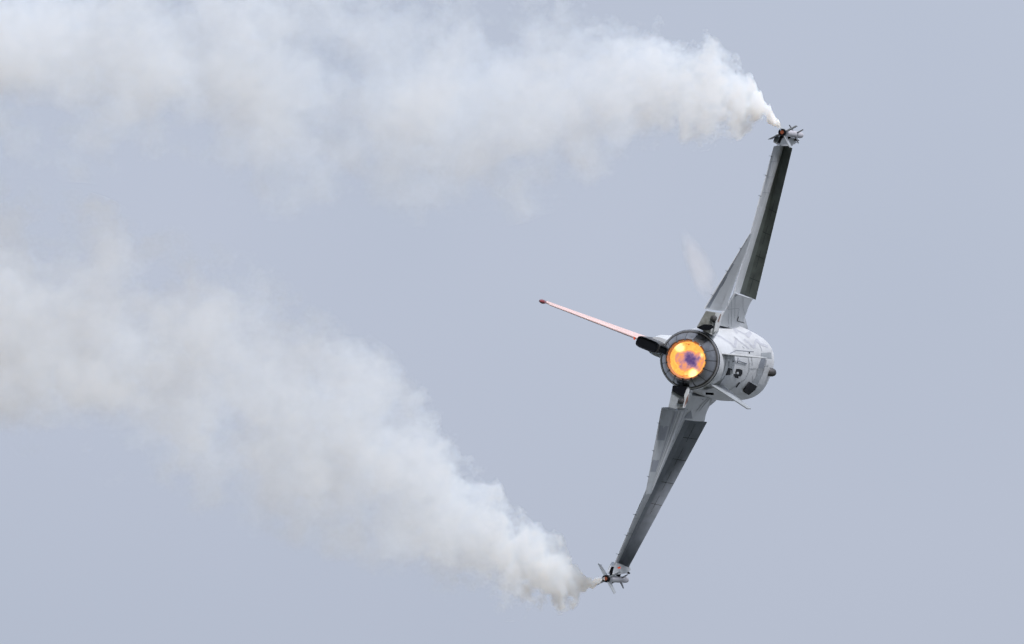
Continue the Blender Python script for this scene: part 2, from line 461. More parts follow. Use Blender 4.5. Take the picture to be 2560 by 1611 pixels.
# ---- stabilators
STAB = {1: (at(1761, 772, .35), at(1812, 776, 2.7), at(1875, 584, .45), at(1880, 586, 1.35)),
        -1: (at(1655, 1020, .35), at(1719, 1023, 2.7), at(1613.5, 1235, .45), at(1628, 1235, 1.35))}
for sgn, (te_r, le_r, te_t, le_t) in STAB.items():
    # clipped tip: last bit of the trailing edge runs in
    te_k = te_r.lerp(te_t, .88) + Vector((0, -.0, .0))
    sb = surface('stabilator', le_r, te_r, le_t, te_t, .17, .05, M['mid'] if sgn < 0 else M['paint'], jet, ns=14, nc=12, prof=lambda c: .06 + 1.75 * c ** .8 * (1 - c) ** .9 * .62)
    for s in (.18, .5, .80): wick(te_r.lerp(te_t, s), Vector((0, -1, .5 if sgn > 0 else .5)), sb, .07)
    # painted patches on the lower skin
    def patch(s0, s1, c0, c1, mat, nm='paint_patch'):
        q = []
        for (s, c) in ((s0, c0), (s0, c1), (s1, c1), (s1, c0)):
            th = (.17 + (.05 - .17) * s) * (.06 + 1.75 * c ** .8 * (1 - c) ** .9 * .62)
            q.append(le_r.lerp(le_t, s).lerp(te_r.lerp(te_t, s), c) + Vector((0, 0, -th - .004)))
        mesh(nm, q, [(0, 1, 2, 3)], mat, sb)
    if sgn < 0:
        patch(.20, .37, .66, .97, M['patch']); patch(.60, .74, .60, .97, M['patch'])
        patch(.03, .20, .52, .60, M['patch']); patch(.20, .60, .55, .60, M['patch'])
        patch(.02, .95, .22, .34, M['paint']); patch(.02, .9, .42, .46, M['belly'])
    else:
        patch(.02, .60, .88, .985, M['patch']); patch(.30, .43, .86, .99, M['black'])
        patch(.60, .93, .90, .985, M['stripe']); patch(.05, .9, .30, .45, M['belly'])

# ---- aft shelves with air brakes
SH = {1: [(1741, 819), (1765, 777), (1789, 781), (1803, 783), (1797, 826), (1781, 838)],
      -1: [(1681, 966), (1679, 985), (1671, 1018), (1689, 1023), (1709, 1019), (1722, 985), (1722, 968)]}
for sgn, poly in SH.items():
    back = [at(x, y, .15) for x, y in poly]
    frnt = [Vector((p.x * .86, 2.6, p.z * .35 + .02)) for p in back]
    n_ = len(poly)
    sh = mesh('air_brake_shelf', back + frnt, [tuple(range(n_)), tuple(range(n_, 2 * n_))] + [(k, (k + 1) % n_, n_ + (k + 1) % n_, n_ + k) for k in range(n_)], M['paint'], jet)
    BP = [(1742, 819), (1765, 777.5), (1789, 782), (1784, 806), (1778, 824), (1760, 828)] if sgn > 0 else [(1681, 968), (1678, 985), (1671.5, 1018), (1689, 1023), (1700, 1018), (1709, 990), (1712, 968)]
    ba = [at(x, y, .10) for x, y in BP]; bb_ = [at(x, y, .15) for x, y in BP]; nb_ = len(BP)
    mesh('brake_panel', ba + bb_, [tuple(range(nb_)), tuple(range(nb_, 2 * nb_))] + [(k, (k + 1) % nb_, nb_ + (k + 1) % nb_, nb_ + k) for k in range(nb_)], M['sooty'] if sgn > 0 else M['mid'], sh)
    # black gap between the split brake halves
    gp = [(1742, 819), (1760, 811), (1778, 812), (1786, 818), (1774, 826), (1757, 825)] if sgn > 0 else [(1682, 964), (1681, 978), (1700, 990), (1709, 993), (1718, 968)]
    gb = [at(x, y, .07) for x, y in gp]; gf_ = [at(x, y, .095) for x, y in gp]; m_ = len(gp)
    mesh('brake_gap', gb + gf_, [tuple(range(m_)), tuple(range(m_, 2 * m_))] + [(k, (k + 1) % m_, m_ + (k + 1) % m_, m_ + k) for k in range(m_)], M['black'], sh)
    # actuator fairing: short capsule ending in a dark face
    c = at(1784, 797, .1) if sgn > 0 else at(1703, 1003, .1)
    rad = .068
    prof = [(.6, rad * 1.1), (.10, rad * 1.1), (.02, rad), (-.03, rad * .6), (-.04, .001)]
    vs = []; n2 = 16
    for f_, r_ in prof:
        for k in range(n2): vs.append(Vector((c.x + r_ * math.cos(k * math.pi / 8), f_ + .08, c.z + r_ * math.sin(k * math.pi / 8))))
    fs = [(q * n2 + k, q * n2 + (k + 1) % n2, (q + 1) * n2 + (k + 1) % n2, (q + 1) * n2 + k) for q in range(len(prof) - 1) for k in range(n2)]
    sharp(mesh('actuator_fairing', vs, fs, M['darkmetal'], sh), 40)

# shelf side fairing strip between brake and root, pale and stained
for sgn, poly, mat in ((1, [(1790, 800), (1798, 790), (1806, 784), (1800, 806), (1791, 826), (1784, 833)], M['paint']), (-1, [(1709, 972), (1724, 972), (1722, 990), (1713, 1019), (1706, 1021), (1711, 1000)], M['paint'])):
    back = [at(x, y, .10) for x, y in poly]; frnt = [at(x, y, .6) for x, y in poly]; n_ = len(poly)
    fr = mesh('root_fairing', back + frnt, [tuple(range(n_)), tuple(range(n_, 2 * n_))] + [(k, (k + 1) % n_, n_ + (k + 1) % n_, n_ + k) for k in range(n_)], mat, jet)
    sp = [(1801, 785), (1803, 786), (1797, 805), (1794, 804)] if sgn > 0 else [(1716, 996), (1722, 985), (1719, 1003), (1710, 1019)]
    mesh('rust_streak', [at(x, y, .095) for x, y in sp], [(0, 1, 2, 3)], M['rust'], fr)

# ---- tail: spine, drag-chute housing, fin
HS = [(.9, .20, .95, .40, 3.), (2.0, .24, 1.02, .45, 3.), (4.5, .26, 1.05, .5, 2.6), (7.5, .3, 1.05, .5, 2.2)]
vs, fs = loft([ring(s) for s in HS], True, True); sharp(mesh('spine', vs, fs, M['paint'], jet), 40)
def box_u(name, u0, u1, hw, f0, f1, mat, parent, e=4., n=24):
    secs = [(f0 + .03, hw * .86, u1 - .03, u0 + .03, e), (f0, hw * .80, u1 - .05, u0 + .05, e)]
    rings_ = [ring((f1, hw, u1, u0, e)), ring((f0 + .06, hw, u1, u0, e)), ring((f0 + .01, hw * .93, u1 - .01, u0 + .01, e)), ring((f0 + .03, hw * .80, u1 - .035, u0 + .035, e))]
    vs, fs = loft(rings_, True, True)
    return sharp(mesh(name, vs, fs, mat, parent), 35)
hs = box_u('parachute_housing', .60, 1.10, .125, -.05, 2.6, M['darkmetal'], jet)
box_u('housing_end_cap', .625, 1.085, .115, -.085, -.02, M['black'], hs)
box_u('housing_neck', .44, .64, .075, .05, 1.2, M['black'], hs)
mk = mesh('fin_base_glow', [at(x, y, -.09) for x, y in ((1583, 844), (1588, 842), (1588, 851), (1584, 849))] + [at(x, y, -.04) for x, y in ((1583, 844), (1588, 842), (1588, 851), (1584, 849))],
          [(0, 1, 2, 3), (4, 5, 6, 7), (0, 1, 5, 4), (1, 2, 6, 5), (2, 3, 7, 6), (3, 0, 4, 7)], M['orange'], hs)  # orange block painting the flame's glow at the fin base

# fin: built on the aircraft's own centre plane
def fin_pt(f, u, r=0): return Vector((r, f, u))
fin = bpy.data.objects.new('tail_fin', None); put(fin, jet); fin.empty_display_size = .2
def finsurf(name, quad, t0, t1, mat):
    (f0, u0), (f1, u1), (f2, u2), (f3, u3) = quad   # root LE, root TE, tip LE, tip TE
    vs = []; fs = []; ns, nc = 12, 8
    for i in range(ns + 1):
        s = i / ns; th = t0 + (t1 - t0) * s
        for side in (1, -1):
            for j in range(nc + 1):
                c = j / nc
                a = Vector((0, f0 + (f2 - f0) * s, u0 + (u2 - u0) * s)); b = Vector((0, f1 + (f3 - f1) * s, u1 + (u3 - u1) * s))
                p = a.lerp(b, c); p.x = side * th * (.12 + 1.5 * c * (1 - c)) ; vs.append(p)
    row = 2 * (nc + 1)
    for i in range(ns):
        for sd_ in (0, 1):
            o1 = i * row + sd_ * (nc + 1)
            for j in range(nc): fs.append((o1 + j, o1 + j + 1, o1 + row + j + 1, o1 + row + j))
        a = i * row; b = a + nc + 1
        fs.append((a, b, b + row, a + row)); fs.append((a + nc, b + nc, b + nc + row, a + nc + row))
    for i in (0, ns):
        a = i * row; b = a + nc + 1
        for j in range(nc): fs.append((a + j, a + j + 1, b + j + 1, b + j))
    return sharp(mesh(name, vs, fs, mat, fin), 25)
finsurf('fin_panel', ((4.0, 1.0), (1.75, 1.0), (1.55, 3.32), (1.12, 3.32)), .10, .06, M['pink'])
finsurf('rudder', ((1.73, 1.12), (1.15, 1.12), (1.10, 3.18), (.72, 3.18)), .08, .045, M['pink'])
vs, fs = loft([[Vector((r_ * math.cos(k * math.pi / 6), f_, 3.33 + r_ * 1.5 * math.sin(k * math.pi / 6))) for k in range(12)] for f_, r_ in ((.6, .010), (.65, .035), (.8, .045), (1.0, .038), (1.15, .01))], True, True)
sharp(mesh('fin_tip_fairing', vs, fs, M['red'], fin), 40)

# ---- ventral fins
for quad in (((1812, 889.5, 1.6), (1840, 877, 3.0), (1936, 884, 3.2), (1882, 881.5, 2.0)),
             ((1786, 950, 1.6), (1806, 955, 3.0), (1880, 1026, 3.1), (1860, 1013, 2.0))):
    pass
def ventral(sgn, cant, length):
    d = Vector((math.sin(cant) * sgn, 0, -math.cos(cant)))
    root = Vector((.34 * sgn, 0, -.56))
    nrm = Vector((d.z, 0, -d.x)).normalized()
    pts = [(root + Vector((0, 1.15, .06))), (root + Vector((0, 3.1, -.02))), (root + d * length + Vector((0, 3.0, 0))), (root + d * length + Vector((0, 2.2, 0)))]
    pts[2] = root + d * length + Vector((0, 2.9, 0))
    c = sum(pts, Vector()) / 4
    vs = []
    for p in pts: vs.append(p + nrm * .010)
    for p in pts: vs.append(p - nrm * .010)
    c1 = c.copy(); vs.append(c1 + nrm * .028); vs.append(c1 - nrm * .028)
    fs = []
    for k in range(4):
        k2 = (k + 1) % 4
        fs += [(k, k2, 8), (4 + k, 4 + k2, 9), (k, k2, 4 + k2, 4 + k)]
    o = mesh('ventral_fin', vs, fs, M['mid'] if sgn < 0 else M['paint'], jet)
    return o
ventral(1, math.radians(17), .72); ventral(-1, math.radians(17), .80)

# ---- markings, seams, openings laid on the fuselage skin
def skin(px, py, off=.004):
    o, d = ray(px, py)
    hit = bvh.ray_cast(o, d)
    if hit[0] is None:
        return None
    nrm = hit[1]
    if nrm.dot(d) > 0: nrm = -nrm
    return hit[0] + nrm * off
def strip(name, pts, wpx, mat, off=.004, ox=1780, oy=800, sc_=15.05, parent=None):
    """a thin band along a polyline given in the photograph"""
    P = [Vector((ox + x / sc_, oy + y / sc_)) for x, y in pts]
    S = []
    for a, b in zip(P[:-1], P[1:]):
        n = max(1, int((b - a).length / 3.5))
        for i in range(n): S.append(a.lerp(b, i / n))
    S.append(P[-1])
    vs = []; ok = []
    for i, p in enumerate(S):
        a = S[max(0, i - 1)]; b = S[min(len(S) - 1, i + 1)]
        t = (b - a).normalized(); nn = Vector((-t.y, t.x)) * wpx / 2
        q1 = skin(*(p + nn), off); q2 = skin(*(p - nn), off)
        if q1 is None or q2 is None: continue
        vs += [q1, q2]
    fs = [(2 * i, 2 * i + 1, 2 * i + 3, 2 * i + 2) for i in range(len(vs) // 2 - 1)]
    if fs: return mesh(name, vs, fs, mat, parent or fus)
def filled(name, pts, mat, off=.006, depth=.0, ox=0, oy=0, sc_=1, parent=None):
    P = [Vector((ox + x / sc_, oy + y / sc_)) for x, y in pts]
    c = sum(P, Vector((0, 0))) / len(P)
    Q = []
    for i in range(len(P)):
        a, b = P[i], P[(i + 1) % len(P)]
        for k in range(3): Q.append(a.lerp(b, k / 3))
    vs = []; R = [.0, .5, 1.]
    vc = skin(*c, off)
    if vc is None: return
    vs.append(vc)
    for s in R[1:]:
        for q in Q:
            v = skin(*(c.lerp(q, s)), off)
            if v is None: v = vc
            vs.append(v)
    m = len(Q); fs = [(0, 1 + k, 1 + (k + 1) % m) for k in range(m)] + [(1 + k, 1 + (k + 1) % m, 1 + m + (k + 1) % m, 1 + m + k) for k in range(m)]
    if depth:   # raised box: skirt down to the skin
        b0 = len(vs)
        for q in Q:
            v = skin(*q, off - depth); vs.append(v if v is not None else vc)
        fs += [(1 + m + k, 1 + m + (k + 1) % m, b0 + (k + 1) % m, b0 + k) for k in range(m)]
    return mesh(name, vs, fs, mat, parent or fus)
# zigzag paint (coordinates of the enlarged crop at 1780,800, x15.05)
for pts, wd in (([(90, 545), (300, 625), (560, 790), (700, 880), (850, 1040)], 3.6), ([(850, 1040), (900, 760)], 6.5), ([(870, 700), (1200, 930), (1390, 1090)], 3.0),
                ([(1200, 730), (1400, 880), (1580, 1060)], 4.5), ([(1580, 1050), (1660, 740)], 6.0), ([(1650, 720), (1800, 900), (2100, 1010)], 5.5),
                ([(790, 290), (1000, 420), (1260, 560), (1400, 670)], 3.0), ([(820, 350), (950, 520)], 4.5), ([(1380, 640), (1500, 450)], 5.5),
                ([(1500, 440), (1750, 600), (2000, 700), (2150, 830)], 3.2)):
    strip('zigzag_band', pts, wd, M['stripe'])
filled('zigzag_triangle', [(1260, 520), (1430, 430), (1510, 450), (1400, 670)], M['stripe'], ox=1780, oy=800, sc_=15.05)
for pts, wd in (([(820, 640), (960, 740)], 1.2), ([(1260, 520), (1430, 430)], 1.4), ([(790, 280), (720, 340)], 2.2), ([(1130, 1000), (1210, 1080)], 1.3), ([(1790, 960), (1850, 1090), (1860, 1180)], 1.4),
                ([(2050, 600), (2160, 760), (2230, 1000), (2250, 1180)], 1.0)):
    strip('panel_line', pts, wd, M['softseam'], .006)
# seams in the belly crop at 1800,880, x11.65
Z2 = dict(ox=1800, oy=880, sc_=11.65)
for pts, wd in (([(175, 150), (165, 330), (110, 560), (20, 800)], 1.0), ([(265, 280), (250, 440)], 1.2), ([(140, 700), (40, 860)], 1.3), ([(800, 80), (850, 350), (840, 560), (740, 780), (570, 920), (280, 1110)], 1.2),
                ([(910, 110), (940, 400)], 1.0), ([(870, 490), (1050, 490)], 1.4), ([(950, 680), (940, 880)], 1.0), ([(1340, 230), (1310, 400), (1230, 640), (1090, 930)], 1.4), ([(1200, 30), (1195, 200)], 1.6), ([(1200, 180), (1320, 180)], 1.0)):
    strip('panel_line', pts, wd, M['softseam'], .006, **Z2)
filled('soot_patch', [(1200, 190), (1330, 200), (1270, 480), (1110, 480), (1130, 370)], M['patch'], .004, **Z2)
filled('soot_patch', [(1080, 480), (1270, 480), (1200, 680), (1090, 930), (940, 880), (1060, 700)], M['mid'], .005, **Z2)
filled('soot_patch', [(1200, 30), (1490, 20), (1500, 200), (1200, 180)], M['mid'], .004, **Z2)
filled('soot_patch', [(930, 1085), (1090, 1052), (1180, 985), (1250, 945), (1215, 1010), (1150, 1055), (1040, 1085)], M['sooty'], .004, ox=1560, oy=760, sc_=5.05)
filled('access_panel', [(1365, 215), (1445, 220), (1420, 400), (1320, 400)], M['belly'], .009, **Z2)
filled('access_panel', [(1300, 430), (1400, 440), (1340, 700), (1190, 940), (1100, 930), (1230, 660)], M['belly'], .008, **Z2)
filled('vent_opening', [(245, 460), (350, 500), (345, 590), (285, 665), (160, 685)], M['black'], .010, .012, **Z2)
filled('vent_shroud', [(290, 520), (355, 540), (345, 630), (270, 640)], M['sooty'], .016, .012, **Z2)
filled('vent_opening', [(470, 500), (560, 495), (645, 540), (640, 640), (590, 715), (530, 700), (450, 590)], M['black'], .010, .012, **Z2)
filled('vent_opening', [(390, 650), (520, 640), (525, 765), (440, 755)], M['black'], .012, .012, **Z2)
filled('vent_grille', [(465, 585), (525, 585), (520, 640), (460, 635)], M['belly'], .02, .012, **Z2)
filled('wheel_bay_gap', [(840, 870), (1035, 980), (980, 1080), (800, 1220), (690, 1160), (670, 1090)], M['black'], .045, .04, **Z2)
strip('panel_slot', [(565, 885), (460, 1030)], 3.0, M['black'], .010, **Z2)
strip('panel_slot', [(845, 0), (850, 50)], 2.2, M['black'], .010, **Z2)
strip('fin_gap_shadow', [(460, 1330), (640, 1290), (900, 1150), (1100, 1165), (1390, 1190), (1560, 1200)], 1.6, M['seam'], .006)
bvh_body = bvh
for sgn in (1, -1):
    obs = [o for o in bpy.data.objects if o.name.split('.')[0] in ('root_panel', 'inner_wing_panel', 'strake', 'flaperon') and sum(v.co.x for v in o.data.vertices) * sgn > 0]
    allv = []; allf = []
    for o in obs:
        b0 = len(allv); allv += [tuple(v.co) for v in o.data.vertices]; allf += [tuple(b0 + i for i in p.vertices) for p in o.data.polygons]
    bvh = BVHTree.FromPolygons(allv, allf)
    par = [o for o in obs if o.name.startswith('root_panel')][0].parent
    if sgn > 0:
        Z = dict(ox=1730, oy=720, sc_=12.62, parent=par)
        strip('panel_slot', [(1455, 900), (1415, 1045), (1640, 1105)], 1.8, M['black'], .01, **Z)
        for pts in ([(1160, 200), (1130, 660)], [(1235, 60), (1240, 600), (1235, 1200)], [(1350, 250), (1340, 900)], [(1130, 675), (1480, 640)], [(1480, 660), (1440, 900)], [(1600, 300), (1600, 640), (1690, 960), (1760, 1200)], [(1150, 800), (1140, 1150)]):
            strip('panel_line', pts, 1.1, M['softseam'], .008, **Z)
        filled('panel_slot', [(1335, 225), (1455, 215), (1355, 275)], M['seam'], .01, **Z)
        filled('panel_slot', [(1140, 1205), (1170, 1240), (1115, 1290)], M['seam'], .01, **Z)
        filled('fastener_hole', [(1328, 930), (1350, 930), (1350, 952), (1328, 952)], M['seam'], .01, **Z)
        filled('access_panel', [(945, 520), (1085, 515), (1110, 650), (985, 660), (920, 600)], M['mid'], .01, **Z)
    else:
        Z = dict(ox=1620, oy=960, sc_=11.65, parent=par)
        filled('panel_slot', [(1245, 770), (1000, 1005), (1280, 1010)], M['patch'], .01, **Z)
        for pts in ([(1850, 350), (1700, 530), (1480, 800)], [(1780, 350), (1560, 600), (1400, 800)]):
            strip('panel_line', pts, 1.2, M['softseam'], .008, **Z)
        filled('fastener_hole', [(1570, 440), (1600, 440), (1600, 468), (1570, 468)], M['seam'], .01, **Z)
bvh = bvh_body
# small cross-shaped blade aerial under the belly
c0 = skin(1843.5, 902, 0); c1 = skin(1831, 904, .0); c2 = skin(1865, 909, 0)
def bar(name, a, b, wd, mat, parent):
    d = (b - a).normalized(); s = d.orthogonal().normalized(); t = d.cross(s)
    vs = [p + s * x * wd + t * y * wd for p in (a, b) for x, y in ((-1, -1), (1, -1), (1, 1), (-1, 1))]
    return mesh(name, vs, [(0, 1, 2, 3), (4, 5, 6, 7), (0, 1, 5, 4), (1, 2, 6, 5), (2, 3, 7, 6), (3, 0, 4, 7)], mat, parent)
ae = bar('blade_aerial', skin(1831, 904, .01), skin(1843.5, 902, .03), .006, M['seam'], fus)
bar('blade_arm', skin(1843.5, 902, .03), skin(1866, 909.5, .01), .008, M['seam'], ae)
bar('blade_arm', skin(1844, 895, .01), skin(1842.5, 908, .01), .012, M['seam'], ae)
# dome-ended lamp pod under the inlet cheek
pa = at(1917, 929.5, 9.2); pb = at(1940, 933, 9.35)
d_ = (pb - pa); ln_ = d_.length; d_.normalize(); q_ = d_.to_track_quat('Y', 'Z').to_matrix()
prof = [(-.02, .10), (.0, .10), (ln_ * .45, .10), (ln_ * .65, .094), (ln_ * .85, .07), (ln_ * .97, .03), (ln_, .003)]
vs = [pa + q_ @ Vector((r_ * math.cos(k * math.pi / 8), y_, r_ * math.sin(k * math.pi / 8))) for y_, r_ in prof for k in range(16)]
fs = [(q * 16 + k, q * 16 + (k + 1) % 16, (q + 1) * 16 + (k + 1) % 16, (q + 1) * 16 + k) for q in range(len(prof) - 1) for k in range(16)]
sharp(mesh('sensor_pod', vs, fs, M['darkmetal'], jet), 40)
# dark duct mouth on the port side of the belly and details on the port wing root
for nm, px, f_ in (('side_vent', [(1764, 981), (1784, 982.5), (1784, 988.5), (1764, 987)], 1.5),):
    a_ = [at(x, y, f_) for x, y in px]; b_ = [at(x, y, f_ + .5) for x, y in px]
    mesh(nm, a_ + b_, [(0, 1, 2, 3), (4, 5, 6, 7), (0, 1, 5, 4), (1, 2, 6, 5), (2, 3, 7, 6), (3, 0, 4, 7)], M['black'], fus)
def lines_at(name, pts, wpx, f, mat, parent):
    P = [Vector(p) for p in pts]; vs = []
    for i, p in enumerate(P):
        a = P[max(0, i - 1)]; b = P[min(len(P) - 1, i + 1)]; t = (b - a).normalized(); nn = Vector((-t.y, t.x)) * wpx / 2
        ff_ = f[i] if isinstance(f, (list, tuple)) else f
        vs += [at(*(p + nn), ff_), at(*(p - nn), ff_)]
    return mesh(name, vs, [(2 * i, 2 * i + 1, 2 * i + 3, 2 * i + 2) for i in range(len(P) - 1)], mat, parent)

# ---- wing-tip rails (parts of the jet) and the smoke pods slung on them
POD = {1: dict(c=(1954, 331), nose=(2004, 339), rail=[(1943, 357), (1950, 341), (1957, 341), (1990, 347), (1992, 357), (1979, 366), (1957, 365), (1943, 362)], bl=[(1943, 357.5), (1951, 340), (1956, 342), (1949, 359)], nosep=[(1988, 348), (1992, 347.5), (1999, 351.5), (1994, 354), (1988, 352)]),
       -1: dict(c=(1513, 1447), nose=(1568, 1450), rail=[(1529, 1436), (1533, 1418), (1541, 1407), (1562, 1414), (1575, 1419), (1577, 1425), (1566, 1434), (1541, 1437)], bl=[(1522, 1434), (1528, 1417), (1534, 1418), (1529, 1437)], nosep=[(1565, 1433), (1570, 1429), (1576, 1434), (1572, 1436)])}
def prism(name, poly, f0, f1, mat, parent, shift=None):
    a = [at(x, y, f0) for x, y in poly]
    b = [Vector((p.x, f1, p.z)) for p in a] if shift is None else [at(x, y, f1) for x, y in poly]
    n = len(poly)
    return mesh(name, a + b, [tuple(range(n)), tuple(range(n, 2 * n))] + [(k, (k + 1) % n, n + (k + 1) % n, n + k) for k in range(n)], mat, parent)
pods = []
for sgn, P in POD.items():
    # rail: an inclined blade seen from its lower side, rear station 3.2, front 5.6
    fr = [3.2 + (x - P['rail'][0][0]) / 48 * 2.3 for x, y in P['rail']]
    a = [at(x, y, max(3.15, f)) for (x, y), f in zip(P['rail'], fr)]
    b = [p + Vector((.02 * sgn, .05, .10)) for p in a]
    n = len(a)
    rail = mesh('wingtip_rail', a + b, [tuple(range(n)), tuple(range(n, 2 * n))] + [(k, (k + 1) % n, n + (k + 1) % n, n + k) for k in range(n)], M['paint'], jet)
    prism('rail_end', P['bl'], 3.10, 3.18, M['black'], rail)
    a = [at(x, y, 5.2) for x, y in P['nosep']]; b = [p + Vector((0, .12, .03)) for p in a]; n = len(a)
    mesh('rail_nose', a + b, [tuple(range(n)), tuple(range(n, 2 * n))] + [(k, (k + 1) % n, n + (k + 1) % n, n + k) for k in range(n)], M['black'], rail)
    if sgn < 0:
        prism('tip_light', [(1544, 1418), (1550, 1417.5), (1550, 1422), (1544, 1422)], 3.12, 3.25, M['orange'], rail)
    # pod
    lab = 'upper white smoke pod with black burning nozzle on the raised wingtip' if sgn > 0 else 'lower white smoke pod with black burning nozzle on the lowered wingtip'
    pod = thing('smoke_pod', lab, 'smoke pod', 'smoke pods on the wingtips')
    c = at(*P['c'], 3.0); nz_ = at(*P['nose'], 5.9)
    ax = (nz_ - c); Lp = ax.length; ax.normalize()
    up = Vector((0, 0, 1)); sx = ax.cross(up).normalized(); uz = sx.cross(ax).normalized()
    PM = Matrix(((sx.x, ax.x, uz.x, c.x), (sx.y, ax.y, uz.y, c.y), (sx.z, ax.z, uz.z, c.z), (0, 0, 0, 1)))
    pod.matrix_world = AW @ PM
    P['W'] = AW @ PM
    R0 = .072
    revolve('body_tube', [(.16, .02), (.16, R0), (1.0, R0), (Lp - .35, R0), (Lp - .15, R0 * .9), (Lp, R0 * .55), (Lp + .01, .001)], M['smokepod'], pod, n=24)
    revolve('burner_nozzle', [(.20, R0 * 1.08), (.02, R0 * 1.05), (.0, R0 * .95), (.0, R0 * .72), (.12, R0 * .66), (.13, .002)], M['black'], pod, n=24)
    revolve('pale_band', [(.20, R0 * 1.12), (.26, R0 * 1.12), (.26, R0 * .9), (.20, R0 * .9)], M['belly'], pod, n=24, close=True)
    e_ = bpy.data.materials.get('burner_glow')
    if e_ is None:
        e_ = bpy.data.materials.new('burner_glow'); e_.use_nodes = True
        bb = e_.node_tree.nodes['Principled BSDF']; bb.inputs['Base Color'].default_value = (.35, .09, .05, 1)
        bb.inputs['Emission Color'].default_value = (1, .32, .18, 1); bb.inputs['Emission Strength'].default_value = .05
    revolve('burner_glow', [(.05, R0 * .55), (.045, R0 * .35), (.04, .001)], e_, pod, n=16)
    for k in range(4):
        a_ = math.radians(45 + 90 * k + (2 if sgn > 0 else 5))
        dr = Vector((math.cos(a_), 0, math.sin(a_))); nr = Vector((-math.sin(a_), 0, math.cos(a_)))
        span = .29 if k % 2 == 0 else .26
        q4 = [dr * (R0 * .8) + Vector((0, .06, 0)), dr * (R0 * .8) + Vector((0, .52, 0)), dr * (R0 + span * .92) + Vector((0, .42, 0)), dr * (R0 + span) + Vector((0, .10, 0))]
        vs = [p + nr * .006 for p in q4] + [p - nr * .006 for p in q4]
        mesh('tail_fin_blade', vs, [(0, 1, 2, 3), (4, 5, 6, 7), (0, 1, 5, 4), (1, 2, 6, 5), (2, 3, 7, 6), (3, 0, 4, 7)], M['mid'], pod)
        q4 = [dr * (R0 * .8) + Vector((0, 1.75, 0)), dr * (R0 * .8) + Vector((0, 1.98, 0)), dr * (R0 + .15) + Vector((0, 1.80, 0)), dr * (R0 + .15) + Vector((0, 1.74, 0))]
        vs = [p + nr * .008 for p in q4] + [p - nr * .008 for p in q4]
        mesh('steering_fin', vs, [(0, 1, 2, 3), (4, 5, 6, 7), (0, 1, 5, 4), (1, 2, 6, 5), (2, 3, 7, 6), (3, 0, 4, 7)], M['darkmetal'], pod)
    for y_ in (.6, 1.5):     # hangers to the rail
        a_ = Vector((-.02 * sgn, y_, 0)); 
        tgt = (PM.inverted() @ at(*(P['rail'][1]), 3.4)); dirv = Vector((tgt.x, 0, tgt.z)).normalized()
        bar('hanger', dirv * R0 * .9 + Vector((0, y_, 0)), dirv * (R0 + .09) + Vector((0, y_ + .03, 0)), .03, M['black'], pod)

# ------------------------------------------------------------------ smoke
def ramp(t, node, keys, interp='B_SPLINE'):
    r = node.color_ramp; r.interpolation = interp
    while len(r.elements) > 1: r.elements.remove(r.elements[-1])
    r.elements[0].position = keys[0][0]; r.elements[0].color = keys[0][1]
    for p, c in keys[1:]:
        e = r.elements.new(p); e.color = c

def interp_keys(keys, x):
    if x <= keys[0][0]: return keys[0][1:]
    for a, b in zip(keys[:-1], keys[1:]):
        if x <= b[0]:
            t = (x - a[0]) / (b[0] - a[0]); t2 = t * t * (3 - 2 * t) * .5 + t * .5
            return tuple(p + (q - p) * t2 for p, q in zip(a[1:], b[1:]))
    return keys[-1][1:]

